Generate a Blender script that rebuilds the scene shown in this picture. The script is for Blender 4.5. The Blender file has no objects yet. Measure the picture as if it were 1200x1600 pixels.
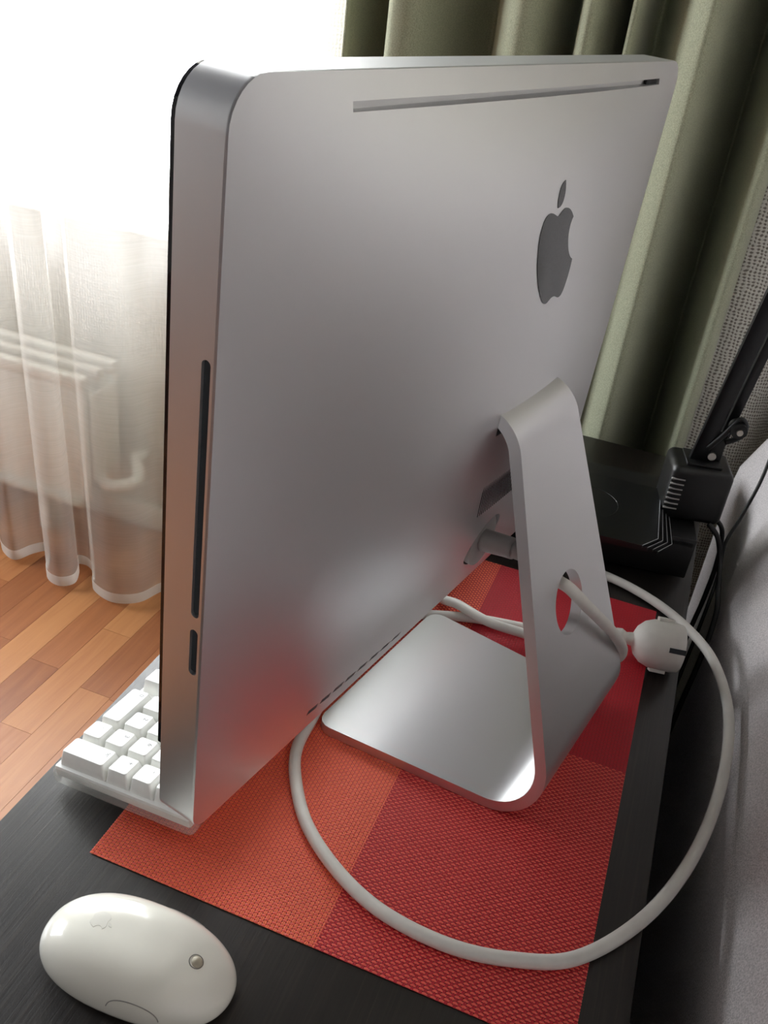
import bpy, bmesh, math, random
from mathutils import Vector, Matrix
random.seed(7)
SC = bpy.context.scene
COL = SC.collection
T = 0.73                      # desk top above the floor (floor is z = 0)

# ------------------------------------------------------------------ camera
cam_d = bpy.data.cameras.new('camera')
cam = bpy.data.objects.new('camera', cam_d); COL.objects.link(cam)
_r = Vector((0.93033224, 0.34763016, 0.11676982))
_u = Vector((-0.27358712, 0.44590705, 0.85224233))
_f = Vector((-0.24419666, 0.82481524, -0.50994884))
cam.matrix_world = Matrix(((_r.x, _u.x, -_f.x, 0.24927788), (_r.y, _u.y, -_f.y, -0.30943968),
                           (_r.z, _u.z, -_f.z, 0.48852541 + T), (0, 0, 0, 1)))
cam_d.sensor_fit = 'VERTICAL'; cam_d.sensor_height = 36.0
cam_d.lens = 1433.786 / 1600.0 * 36.0
cam_d.clip_start = 0.01
SC.camera = cam

# ------------------------------------------------------------------ sky, daylight, exposure
w = bpy.data.worlds.new('sky'); SC.world = w; w.use_nodes = True
bg = w.node_tree.nodes['Background']
bg.inputs[0].default_value = (0.93, 0.97, 1.0, 1)
bg.inputs[1].default_value = 22.0
WIN = (-2.05, -0.46, 0.02 + T, 1.55 + T)          # window opening x0, x1, z0, z1 in the far wall
WY = 1.30                                           # far wall plane
pl = bpy.data.lights.new('window_portal', 'AREA'); pl.shape = 'RECTANGLE'
pl.size = WIN[1] - WIN[0]; pl.size_y = WIN[3] - WIN[2]
pl.cycles.is_portal = True
plo = bpy.data.objects.new('window_portal', pl); COL.objects.link(plo)
plo.location = ((WIN[0] + WIN[1]) / 2, WY + 0.14, (WIN[2] + WIN[3]) / 2)
plo.rotation_euler = (-math.pi / 2, 0, 0)
WIN2 = (-0.15, 1.0, 0.05 + T, 1.45 + T)            # unseen window added in the left wall to brighten folds and cloth: y0, y1, z0, z1
pl2 = bpy.data.lights.new('added_window_portal', 'AREA'); pl2.shape = 'RECTANGLE'
pl2.size = WIN2[3] - WIN2[2]; pl2.size_y = WIN2[1] - WIN2[0]
pl2.cycles.is_portal = True
plo2 = bpy.data.objects.new('added_window_portal', pl2); COL.objects.link(plo2)
plo2.location = (-2.9 - 0.12, (WIN2[0] + WIN2[1]) / 2, (WIN2[2] + WIN2[3]) / 2)
plo2.rotation_euler = (0, -math.pi / 2, 0)
SC.view_settings.view_transform = 'Standard'
SC.view_settings.look = 'None'
SC.view_settings.gamma = 1.0
SC.view_settings.use_curve_mapping = False
SC.view_settings.exposure = -0.22
SC.cycles.use_denoising = True
SC.cycles.max_bounces = 14
SC.cycles.diffuse_bounces = 8
SC.cycles.transparent_max_bounces = 24
SC.cycles.sample_clamp_indirect = 12

# ------------------------------------------------------------------ helpers
def lin(c):
    return tuple(((v / 255) / 12.92 if v / 255 <= 0.04045 else (((v / 255) + 0.055) / 1.055) ** 2.4) for v in c)

class NT:
    def __init__(s, name):
        s.m = bpy.data.materials.new(name); s.m.use_nodes = True
        s.t = s.m.node_tree; s.n = s.t.nodes; s.b = s.n['Principled BSDF']; s.out = s.n['Material Output']
    def node(s, typ, **kw):
        n = s.n.new(typ)
        for k, v in kw.items(): setattr(n, k, v)
        return n
    def link(s, a, b): s.t.links.new(a, b)
    def set(s, **kw):
        for k, v in kw.items():
            i = s.b.inputs[k.replace('_', ' ')]
            i.default_value = (*v, 1) if isinstance(v, tuple) and len(v) == 3 else v
        return s
    def coord(s, kind='Object', scale=(1, 1, 1), rot=(0, 0, 0)):
        if kind == 'World':
            src = s.node('ShaderNodeNewGeometry').outputs['Position']
        else:
            src = s.node('ShaderNodeTexCoord').outputs[kind]
        mp = s.node('ShaderNodeMapping'); mp.inputs['Scale'].default_value = scale; mp.inputs['Rotation'].default_value = rot
        s.link(src, mp.inputs['Vector']); return mp.outputs[0]
    def noise(s, vec, scale=5, detail=4, rough=0.55, dist=0):
        n = s.node('ShaderNodeTexNoise'); s.link(vec, n.inputs['Vector'])
        n.inputs['Scale'].default_value = scale; n.inputs['Detail'].default_value = detail
        n.inputs['Roughness'].default_value = rough; n.inputs['Distortion'].default_value = dist
        return n.outputs['Fac']
    def ramp(s, fac, stops):
        n = s.node('ShaderNodeValToRGB'); e = n.color_ramp.elements
        while len(e) < len(stops): e.new(0.5)
        for q, (pos, c) in zip(e, stops): q.position = pos; q.color = (*c, 1)
        s.link(fac, n.inputs[0]); return n.outputs[0]
    def bump(s, h, strength=0.2, dist=0.001):
        n = s.node('ShaderNodeBump'); n.inputs['Strength'].default_value = strength; n.inputs['Distance'].default_value = dist
        s.link(h, n.inputs['Height']); s.link(n.outputs[0], s.b.inputs['Normal'])
    def base(s, c): s.link(c, s.b.inputs['Base Color'])

def plain(name, rgb, rough=0.5, metal=0.0, **kw):
    m = NT(name).set(Base_Color=lin(rgb), Roughness=rough, Metallic=metal, **kw)
    v = m.coord('Object')
    nz = m.noise(v, 60, 3)
    a = lin(rgb); m.base(m.ramp(nz, [(0.3, tuple(x * 0.94 for x in a)), (0.7, tuple(min(1, x * 1.05) for x in a))]))
    return m.m

def new_obj(name, me, mat=None, parent=None):
    o = bpy.data.objects.new(name, me); COL.objects.link(o)
    if mat is not None:
        for mm in (mat if isinstance(mat, (list, tuple)) else [mat]): me.materials.append(mm)
    if parent is not None: o.parent = parent
    return o

def mesh(name, verts, faces, mat=None, parent=None, smooth=False):
    me = bpy.data.meshes.new(name); me.from_pydata([tuple(v) for v in verts], [], faces); me.update()
    if smooth: me.polygons.foreach_set('use_smooth', [True] * len(me.polygons))
    return new_obj(name, me, mat, parent)

def from_bm(name, bm, mat=None, parent=None, smooth=False, angle=None):
    bmesh.ops.recalc_face_normals(bm, faces=bm.faces)
    me = bpy.data.meshes.new(name); bm.to_mesh(me); bm.free()
    if smooth:
        me.polygons.foreach_set('use_smooth', [True] * len(me.polygons))
        if angle: me.set_sharp_from_angle(angle=math.radians(angle))
    return new_obj(name, me, mat, parent)

def add_box(bm, c, s, bev=0.0, seg=2, rot=None):
    m = Matrix.Translation(c) @ (rot.to_4x4() if rot is not None else Matrix.Identity(4)) @ Matrix.Diagonal((*s, 1))
    r = bmesh.ops.create_cube(bm, size=1.0, matrix=m)
    if bev > 0:
        es = list({e for v in r['verts'] for e in v.link_edges})
        bmesh.ops.bevel(bm, geom=es, offset=bev, segments=seg, profile=0.5, affect='EDGES')

def box(name, c, s, mat, parent=None, bev=0.0, seg=2, rot=None):
    bm = bmesh.new(); add_box(bm, Vector(c), s, bev, seg, rot)
    return from_bm(name, bm, mat, parent, smooth=bev > 0, angle=35)

def add_cyl(bm, p0, p1, r, n=24, r2=None):
    p0, p1 = Vector(p0), Vector(p1); d = p1 - p0
    m = Matrix.Translation((p0 + p1) / 2) @ d.to_track_quat('Z', 'Y').to_matrix().to_4x4()
    bmesh.ops.create_cone(bm, cap_ends=True, segments=n, radius1=r, radius2=r if r2 is None else r2, depth=d.length, matrix=m)

def cyl(name, p0, p1, r, mat, parent=None, n=24, r2=None):
    bm = bmesh.new(); add_cyl(bm, p0, p1, r, n, r2)
    return from_bm(name, bm, mat, parent, smooth=True, angle=35)

def catmull(pts, sub=8, closed=False):
    pts = [Vector(p) for p in pts]; out = []
    n = len(pts)
    for i in range(n - 1):
        p0 = pts[max(i - 1, 0)]; p1 = pts[i]; p2 = pts[i + 1]; p3 = pts[min(i + 2, n - 1)]
        for k in range(sub):
            t = k / sub
            # centripetal-like damping for uneven spacing
            out.append(0.5 * ((2 * p1) + (-p0 + p2) * t + (2 * p0 - 5 * p1 + 4 * p2 - p3) * t * t + (-p0 + 3 * p1 - 3 * p2 + p3) * t ** 3))
    out.append(pts[-1]); return out

def tube(name, pts, r, mat, parent=None, n=14):
    vs, fs = [], []; up = Vector((0, 0, 1)); prev = None
    for i, p in enumerate(pts):
        d = (pts[min(i + 1, len(pts) - 1)] - pts[max(i - 1, 0)]).normalized()
        if prev is None:
            a = d.cross(up); a = a.normalized() if a.length > 1e-3 else Vector((1, 0, 0))
        else:
            a = (prev - d * prev.dot(d)).normalized()
        prev = a; b = d.cross(a)
        rr = r(i / (len(pts) - 1)) if callable(r) else r
        for k in range(n):
            t = 2 * math.pi * k / n; vs.append(p + a * math.cos(t) * rr + b * math.sin(t) * rr)
    for i in range(len(pts) - 1):
        for k in range(n):
            fs.append((i * n + k, i * n + (k + 1) % n, (i + 1) * n + (k + 1) % n, (i + 1) * n + k))
    fs.append(tuple(range(n))[::-1]); fs.append(tuple(range((len(pts) - 1) * n, len(pts) * n)))
    return mesh(name, vs, fs, mat, parent, smooth=True)

def empty(name, loc=(0, 0, 0), rz=0.0):
    o = bpy.data.objects.new(name, None); COL.objects.link(o); o.location = loc; o.rotation_euler = (0, 0, rz)
    o.empty_display_size = 0.05
    return o

def tag(o, label=None, cat=None, group=None, kind=None):
    if label: o['label'] = label
    if cat: o['category'] = cat
    if group: o['group'] = group
    if kind: o['kind'] = kind
    return o

def bake_boolean(o, cutters):
    for c in cutters:
        md = o.modifiers.new('cut', 'BOOLEAN'); md.operation = 'DIFFERENCE'; md.solver = 'EXACT'; md.object = c
    bpy.context.view_layer.update()
    dg = bpy.context.evaluated_depsgraph_get()
    me = bpy.data.meshes.new_from_object(o.evaluated_get(dg))
    o.modifiers.clear(); o.data = me
    for c in cutters: bpy.data.objects.remove(c, do_unlink=True)
    return me

# ------------------------------------------------------------------ materials
def m_alu():
    m = NT('brushed_aluminium').set(Base_Color=(0.76, 0.76, 0.77), Metallic=1.0, Roughness=0.42)
    v = m.coord('Object'); n = m.noise(v, 2600, 2, 0.5)
    m.bump(n, 0.04, 0.0002)
    return m.m
ALU = m_alu()
def m_wenge():
    m = NT('dark_wenge_laminate').set(Roughness=0.38)
    v = m.coord('World', (150, 3.2, 20)); n = m.noise(v, 3.0, 6, 0.65, 0.4)
    m.base(m.ramp(n, [(0.30, lin((17, 13, 11))), (0.55, lin((30, 24, 20))), (0.75, lin((50, 42, 36)))]))
    m.bump(n, 0.35, 0.0006); return m.m
WENGE = m_wenge()
def m_plank():
    m = NT('laminate_plank').set(Roughness=0.38)
    oi = m.node('ShaderNodeObjectInfo')
    v = m.coord('World', (38, 2.6, 1))
    ad = m.node('ShaderNodeVectorMath', operation='ADD'); m.link(v, ad.inputs[0])
    ml = m.node('ShaderNodeVectorMath', operation='SCALE'); m.link(oi.outputs['Location'], ml.inputs[0]); ml.inputs['Scale'].default_value = 7.3
    m.link(ml.outputs[0], ad.inputs[1])
    n = m.noise(ad.outputs[0], 1.6, 5, 0.6, 0.8)
    mx = m.node('ShaderNodeMath', operation='MULTIPLY_ADD'); m.link(oi.outputs['Random'], mx.inputs[0]); mx.inputs[1].default_value = 0.5
    sc = m.node('ShaderNodeMath', operation='MULTIPLY'); m.link(n, sc.inputs[0]); sc.inputs[1].default_value = 0.5
    m.link(sc.outputs[0], mx.inputs[2])
    m.base(m.ramp(mx.outputs[0], [(0.12, lin((132, 76, 44))), (0.45, lin((166, 104, 62))), (0.85, lin((196, 138, 88)))]))
    return m.m
PLANK = m_plank()
def m_linen(name, light, dark, pitch, bump=0.8):
    m = NT(name).set(Roughness=0.95)
    k = 2 * math.pi / pitch
    v = m.coord('World')
    sep = m.node('ShaderNodeSeparateXYZ'); m.link(v, sep.inputs[0])
    nz = m.noise(v, 80, 3)
    def wave(parts, ph):
        s_ = m.node('ShaderNodeMath', operation='ADD'); m.link(parts[0], s_.inputs[0])
        if len(parts) > 1: m.link(parts[1], s_.inputs[1])
        else: s_.inputs[1].default_value = 0
        a = m.node('ShaderNodeMath', operation='MULTIPLY_ADD'); m.link(s_.outputs[0], a.inputs[0]); a.inputs[1].default_value = k
        b = m.node('ShaderNodeMath', operation='MULTIPLY'); m.link(nz, b.inputs[0]); b.inputs[1].default_value = 9
        m.link(b.outputs[0], a.inputs[2])
        c = m.node('ShaderNodeMath', operation='SINE'); m.link(a.outputs[0], c.inputs[0])
        d = m.node('ShaderNodeMath', operation='MULTIPLY_ADD'); m.link(c.outputs[0], d.inputs[0]); d.inputs[1].default_value = 0.5; d.inputs[2].default_value = 0.5
        return d.outputs[0]
    hx = wave((sep.outputs['X'], sep.outputs['Y']), 0); hz = wave((sep.outputs['Z'],), 1)
    ad = m.node('ShaderNodeMath', operation='ADD'); m.link(hx, ad.inputs[0]); m.link(hz, ad.inputs[1])
    mx = m.node('ShaderNodeMath', operation='MULTIPLY'); m.link(ad.outputs[0], mx.inputs[0]); mx.inputs[1].default_value = 0.5
    m.base(m.ramp(mx.outputs[0], [(0.18, lin(dark)), (0.55, lin(light))]))
    m.bump(mx.outputs[0], bump, 0.0012); return m.m
LINEN = m_linen('linen_weave_wallpaper', (232, 228, 218), (165, 158, 148), 0.0065)
BURLAP = m_linen('coarse_linen_curtain_cloth', (252, 249, 241), (150, 142, 130), 0.0044, 0.7)
def m_fabric(name, rgb, scale=900, var=0.12, sheen=0.2, rough=0.95, bump=0.35, trans=0.0):
    m = NT(name).set(Roughness=rough)
    m.b.inputs['Sheen Weight'].default_value = sheen
    v = m.coord('World'); n = m.noise(v, scale, 2, 0.6); a = lin(rgb)
    m.base(m.ramp(n, [(0.35, tuple(x * (1 - var) for x in a)), (0.65, tuple(min(1, x * (1 + var)) for x in a))]))
    m.bump(n, bump, 0.0008); return m.m
GREEN = m_fabric('olive_velour', (176, 180, 154), 700, 0.18, 0.2)
DRAPE = m_fabric('grey_cotton_cloth', (222, 216, 217), 800, 0.22, 0.2, bump=0.8)
WALLP = plain('white_wall_paint', (232, 230, 228), 0.9)
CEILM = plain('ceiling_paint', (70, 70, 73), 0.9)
WHITEP = plain('white_enamel', (236, 234, 228), 0.35)
def m_sheer(name, fac):
    m = NT(name)
    tr = m.node('ShaderNodeBsdfTransparent'); tr.inputs[0].default_value = (1, 0.995, 0.98, 1)
    df = m.node('ShaderNodeBsdfDiffuse'); tl = m.node('ShaderNodeBsdfTranslucent')
    df.inputs[0].default_value = (0.86, 0.85, 0.83, 1); tl.inputs[0].default_value = (0.86, 0.85, 0.83, 1)
    a = m.node('ShaderNodeMixShader'); a.inputs[0].default_value = 0.5; m.link(df.outputs[0], a.inputs[1]); m.link(tl.outputs[0], a.inputs[2])
    v = m.coord('World', (9, 9, 520)); n = m.noise(v, 1.0, 3, 0.6, 1.0)
    r = m.node('ShaderNodeMapRange'); m.link(n, r.inputs[0]); r.inputs[1].default_value = 0.3; r.inputs[2].default_value = 0.7
    r.inputs[3].default_value = fac - 0.02; r.inputs[4].default_value = fac + 0.02
    b = m.node('ShaderNodeMixShader'); m.link(r.outputs[0], b.inputs[0]); m.link(tr.outputs[0], b.inputs[1]); m.link(a.outputs[0], b.inputs[2])
    m.link(b.outputs[0], m.out.inputs[0]); return m.m
SHEER = m_sheer('white_voile', 0.31); SHEERH = m_sheer('white_voile_hem', 0.86)
PIANO = NT('black_glass').set(Base_Color=(0.006, 0.006, 0.008), Roughness=0.04).m
EMBLEM = NT('black_mirror').set(Base_Color=(0.012, 0.013, 0.015), Roughness=0.04, IOR=1.48).m
SLOT = NT('dark_slot_fill').set(Base_Color=lin((52, 56, 60)), Roughness=0.9).m  # dark fill for slots, grille slits and the plug groove
DARK = NT('recess_black').set(Base_Color=lin((20, 20, 22)), Roughness=0.8).m
WPLAST = plain('white_plastic', (232, 232, 228), 0.32)
KEYM = plain('key_plastic', (238, 238, 234), 0.42)
def m_mouse():
    m = NT('glossy_white_plastic').set(Base_Color=lin((228, 226, 216)), Roughness=0.16)
    m.b.inputs['Coat Weight'].default_value = 0.6; m.b.inputs['Coat Roughness'].default_value = 0.05
    return m.m
MOUSEM = m_mouse()
CORD = plain('white_rubber_cord', (222, 220, 214), 0.55)
LEGEND = NT('grey_legend_print').set(Base_Color=lin((150, 150, 150)), Roughness=0.6).m
def m_clear():
    m = NT('clear_acrylic'); m.set(Base_Color=(0.97, 0.97, 0.95), Roughness=0.08, IOR=1.45)
    g = m.node('ShaderNodeBsdfTransparent'); g.inputs[0].default_value = (0.95, 0.95, 0.93, 1)
    x = m.node('ShaderNodeMixShader'); x.inputs[0].default_value = 0.16
    m.link(g.outputs[0], x.inputs[1]); m.link(m.b.outputs[0], x.inputs[2]); m.link(x.outputs[0], m.out.inputs[0])
    return m.m
CLEAR = m_clear()
BLACKP = plain('black_plastic', (11, 11, 12), 0.38)
BLACKM = plain('black_matt_box', (7, 7, 8), 0.45)
BLACKC = plain('black_cable_sheath', (16, 16, 17), 0.5)
BARM = plain('black_lacquer', (9, 10, 14), 0.3)
STEEL = plain('nickel_screw', (190, 186, 178), 0.3, 1.0)
GREYP = plain('grey_shaded_plastic', (168, 166, 164), 0.5)
BALLM = plain('beige_ball', (176, 168, 148), 0.45)
ORANGE = NT('orange_vinyl_thread').set(Base_Color=lin((252, 122, 82)), Roughness=0.45).m
CRIMSON = NT('crimson_vinyl_thread').set(Base_Color=lin((196, 34, 50)), Roughness=0.45).m
RUST = NT('red_brick_vinyl_thread').set(Base_Color=lin((238, 98, 84)), Roughness=0.45).m
def m_glass():
    m = NT('window_glass')
    g = m.node('ShaderNodeBsdfTransparent'); q = m.node('ShaderNodeBsdfGlossy'); q.inputs['Roughness'].default_value = 0.02
    x = m.node('ShaderNodeMixShader'); x.inputs[0].default_value = 0.06
    m.link(g.outputs[0], x.inputs[1]); m.link(q.outputs[0], x.inputs[2]); m.link(x.outputs[0], m.out.inputs[0]); return m.m
GLASS = m_glass()

# ------------------------------------------------------------------ room shell
X0, X1, Y0, H = -2.9, 0.50, -2.7, 2.55
floor = tag(box('floor', ((X0 + X1) / 2, (Y0 + WY) / 2, -0.045), (X1 - X0, WY - Y0, 0.07), plain('floor_underlay', (118, 68, 40), 0.5)), kind='structure')
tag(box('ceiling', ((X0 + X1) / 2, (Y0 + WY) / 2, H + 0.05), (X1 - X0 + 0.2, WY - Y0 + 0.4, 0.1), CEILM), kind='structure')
bm = bmesh.new()
th = 0.22
def wl(x0, x1, z0, z1): add_box(bm, Vector(((x0 + x1) / 2, WY + th / 2, (z0 + z1) / 2)), (x1 - x0, th, z1 - z0))
wl(X0, WIN[0], -0.01, H); wl(WIN[0], WIN[1], -0.01, WIN[2]); wl(WIN[0], WIN[1], WIN[3], H); wl(WIN[1], X1 + 0.1, -0.01, H)
tag(from_bm('wall_far', bm, LINEN), kind='structure')
tag(box('wall_right', (X1 + 0.05, (Y0 + WY) / 2, H / 2), (0.1, WY - Y0, H + 0.02), LINEN), kind='structure')
bm = bmesh.new()
def wl2(y0, y1, z0, z1): add_box(bm, Vector((X0 - 0.1, (y0 + y1) / 2, (z0 + z1) / 2)), (0.2, y1 - y0, z1 - z0))
wl2(Y0, WIN2[0], -0.01, H); wl2(WIN2[0], WIN2[1], -0.01, WIN2[2]); wl2(WIN2[0], WIN2[1], WIN2[3], H); wl2(WIN2[1], WY + 0.22, -0.01, H)
tag(from_bm('wall_left', bm, WALLP), kind='structure')
wn2 = tag(empty('added_window_2', (X0 - 0.09, (WIN2[0] + WIN2[1]) / 2, WIN2[2])), kind='structure')
w2, h2 = WIN2[1] - WIN2[0], WIN2[3] - WIN2[2]
bm = bmesh.new()
for cy_ in (-w2 / 2 + 0.025, 0, w2 / 2 - 0.025): add_box(bm, Vector((0, cy_, h2 / 2)), (0.06, 0.05, h2), 0.004)
for cz_ in (0.025, h2 - 0.025): add_box(bm, Vector((0, 0, cz_)), (0.058, w2 - 0.1, 0.05), 0.004)
from_bm('window_frame', bm, WHITEP, wn2)
for cy_ in (-w2 / 4, w2 / 4): box('pane', (0, cy_, h2 / 2), (0.006, w2 / 2 - 0.075, h2 - 0.1), GLASS, wn2)
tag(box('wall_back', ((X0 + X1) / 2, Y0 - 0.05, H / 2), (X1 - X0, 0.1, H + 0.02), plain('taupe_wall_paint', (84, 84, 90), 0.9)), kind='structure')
tag(box('baseboard_far', ((X0 + X1) / 2, WY - 0.008, 0.032), (X1 - X0, 0.016, 0.06), WHITEP, bev=0.003), kind='structure')
# window
win = tag(empty('window_1', ((WIN[0] + WIN[1]) / 2, WY + 0.1, WIN[2])), kind='structure')
ww, wh = WIN[1] - WIN[0], WIN[3] - WIN[2]
bm = bmesh.new(); f_ = 0.05
for cx_, sx_ in ((-ww / 2 + f_ / 2, f_), (ww / 2 - f_ / 2, f_), (-0.12, 0.07)): add_box(bm, Vector((cx_, 0, wh / 2)), (sx_, 0.06, wh), 0.004)
for cz_ in (f_ / 2, wh - f_ / 2): add_box(bm, Vector((0, 0, cz_)), (ww - 2 * f_, 0.06, f_), 0.004)
from_bm('window_frame', bm, WHITEP, win)
for a_, b_ in ((-ww / 2 + f_, -0.155), (-0.085, ww / 2 - f_)):
    box('pane', ((a_ + b_) / 2, 0, wh / 2), (b_ - a_, 0.006, wh - 2 * f_), GLASS, win)
box('window_sill', (0, -0.13, -0.012), (ww + 0.06, 0.16, 0.02), WHITEP, win, bev=0.004)
# laminate strips
SW = 0.065
base_me = None
row = 0; x = -1.745
while x < 0.38:
    y = -0.9 + random.uniform(-0.35, 0)
    if abs(x + 0.64) < 0.03: y = 0.684 - 0.9
    if abs(x + 0.705) < 0.03: y = 0.964 - 1.2
    while y < WY - 0.03:
        L = random.choice((0.30, 0.42, 0.5, 0.6))
        y1 = min(y + L, WY - 0.01)
        if y1 - y > 0.03:
            if base_me is None:
                o = box('plank', (0, 0, 0), (1, 1, 0.01), PLANK, floor); base_me = o.data
            else:
                o = bpy.data.objects.new('plank', base_me); COL.objects.link(o); o.parent = floor
            o.location = (x, (y + y1) / 2, -0.005); o.scale = (SW - 0.0006, y1 - y - 0.0006, 1)
        y = y1
    x += SW

# ------------------------------------------------------------------ radiator
rad = tag(empty('radiator', (-1.4, 1.19, 0.12)), 'white panel radiator with slatted top behind the sheer curtain', 'radiator')
def P(px, py, pz): return Vector((px + 1.4, py - 1.19, pz - 0.12))
RZ0, RZ1 = T - 0.60, T - 0.312
box('front_panel', P(-1.37, 1.137, (RZ0 + RZ1) / 2 - 0.004), (1.05, 0.014, RZ1 - RZ0 - 0.02), WHITEP, rad, bev=0.005)
box('rear_panel', P(-1.37, 1.243, (RZ0 + RZ1) / 2 - 0.004), (1.05, 0.014, RZ1 - RZ0 - 0.02), WHITEP, rad, bev=0.005)
for yy in (1.137, 1.19, 1.243):
    box('top_slat', P(-1.37, yy, RZ1), (1.05, 0.024, 0.024), WHITEP, rad, bev=0.003)
tube('bottom_rim', [P(-1.9, 1.128, RZ0 + 0.004), P(-1.4, 1.128, RZ0 + 0.004), P(-0.86, 1.128, RZ0 + 0.004)], 0.013, WHITEP, rad)
box('end_cap', P(-0.847, 1.195, (RZ0 + RZ1) / 2 + 0.01), (0.008, 0.09, 0.20), WHITEP, rad, bev=0.002)
pts = [P(-0.86, 1.20, T - 0.555), P(-0.84, 1.17, T - 0.555), P(-0.80, 1.165, T - 0.553), P(-0.775, 1.195, T - 0.55), P(-0.79, 1.235, T - 0.545), P(-0.82, 1.27, T - 0.54), P(-0.82, 1.299, T - 0.54)]
tube('supply_pipe', catmull(pts, 6), 0.014, WHITEP, rad)
for xx in (-1.75, -1.0): box('foot_bracket', P(xx, 1.19, 0.065), (0.03, 0.05, 0.13), WHITEP, rad, bev=0.004)

# ------------------------------------------------------------------ curtains
def sheet(name, plan, z0, z1, nz, mat, parent=None, warp=None, off=0.0, thick=0.0):
    vs, fs = [], []; n = len(plan)
    for j in range(nz + 1):
        z = z0 + (z1 - z0) * j / nz
        for i, p_ in enumerate(plan):
            q = Vector((p_[0], p_[1], z))
            if off:
                a = plan[max(i - 1, 0)]; b = plan[min(i + 1, n - 1)]
                d = Vector((b[0] - a[0], b[1] - a[1])); d = d.normalized() if d.length > 1e-9 else Vector((1, 0))
                q.x += d.y * off; q.y -= d.x * off
            if warp: q = warp(q)
            vs.append(q)
    for j in range(nz):
        for i in range(n - 1): fs.append((j * n + i, j * n + i + 1, (j + 1) * n + i + 1, (j + 1) * n + i))
    o = mesh(name, vs, fs, mat, parent, smooth=True)
    if thick:
        md = o.modifiers.new('thick', 'SOLIDIFY'); md.thickness = thick; md.offset = 0
    return o
hem = [(-2.2, 1.06), (-2.12, 1.02), (-2.02, 1.09), (-1.93, 1.02), (-1.82, 1.08), (-1.73, 1.02), (-1.62, 1.09), (-1.52, 1.01), (-1.42, 1.08), (-1.33, 1.02), (-1.25, 1.09), (-1.17, 1.02), (-1.1, 1.08),
       (-1.05, 1.072), (-1.005, 1.034), (-0.965, 1.022), (-0.95, 1.058), (-0.93, 1.082), (-0.905, 1.064), (-0.868, 1.005), (-0.828, 0.99), (-0.806, 1.012), (-0.822, 1.05), (-0.842, 1.075), (-0.815, 1.078), (-0.778, 1.05),
       (-0.757, 1.014), (-0.70, 0.996), (-0.652, 1.022), (-0.63, 1.08), (-0.59, 1.09), (-0.55, 1.04), (-0.51, 1.03), (-0.48, 1.085), (-0.445, 1.09), (-0.41, 1.035), (-0.375, 1.03), (-0.345, 1.08), (-0.31, 1.085), (-0.285, 1.06)]
plan = catmull([(a, b, 0) for a, b in hem], 6)
def wsheer(q):
    t = (q.z - 0.012) / 2.3
    s = 0.0 if q.x > -0.45 else min(1, (-0.45 - q.x) / 0.25)
    return Vector((q.x - 0.085 * t * s, 1.05 + (q.y - 1.05) * (1 - 0.35 * t), q.z))
so = tag(empty('sheer_curtain', (-1.2, 1.05, 0.0)), 'long white sheer voile curtain hanging in front of the bright window', 'curtain')
def local(o, par):
    o.matrix_parent_inverse = Matrix.Translation(-Vector(par.location)); return o
local(sheet('voile_panel', plan, 0.012, 2.45, 30, SHEER, so, wsheer), so)
local(sheet('hem', plan, 0.010, 0.034, 2, SHEERH, so, wsheer, off=0.0015), so)
gp = [(-0.292, 1.00), (-0.285, 1.035), (-0.268, 1.05), (-0.245, 1.03), (-0.222, 0.985), (-0.20, 0.968), (-0.172, 0.985), (-0.145, 1.03), (-0.115, 1.045), (-0.085, 1.01), (-0.055, 0.975), (-0.03, 0.968), (-0.012, 1.0), (0.003, 1.04), (0.02, 1.02), (0.035, 0.978),
      (0.052, 0.97), (0.065, 1.01), (0.075, 1.035), (0.085, 1.015), (0.096, 0.97), (0.103, 0.985), (0.108, 1.03), (0.125, 1.03), (0.15, 0.99), (0.178, 0.955), (0.195, 0.965), (0.222, 1.03), (0.248, 1.06), (0.262, 1.03), (0.283, 0.968), (0.296, 0.965), (0.302, 0.99)]
gplan = catmull([(0.0192 + 0.9233 * a, 0.905 + (b - 1.0) * (1.3 if b < 1.0 else 3.0), 0) for a, b in gp], 6)
gc = tag(empty('olive_curtain', (0, 0.91, 0)), 'heavy olive green curtain with deep vertical folds behind the computer', 'curtain')
def wg(q): return Vector((q.x, q.y + 0.006 * math.sin(q.z * 3.1 + q.x * 9), q.z))
local(sheet('curtain_panel', gplan, 0.015, 2.46, 24, GREEN, gc, wg, thick=0.003), gc)
lc = tag(empty('linen_curtain', (0.33, 0.92, 0)), 'coarse open weave linen curtain strip between olive curtain and grey cloth', 'curtain')
lplan = catmull([(0.272, 0.955, 0), (0.285, 0.935, 0), (0.305, 0.925, 0), (0.33, 0.92, 0), (0.355, 0.918, 0), (0.378, 0.925, 0), (0.40, 0.945, 0), (0.43, 0.97, 0), (0.46, 0.98, 0)], 6)
local(sheet('linen_panel', lplan, 0.015, 2.46, 16, BURLAP, lc, wg, thick=0.002), lc)
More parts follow.
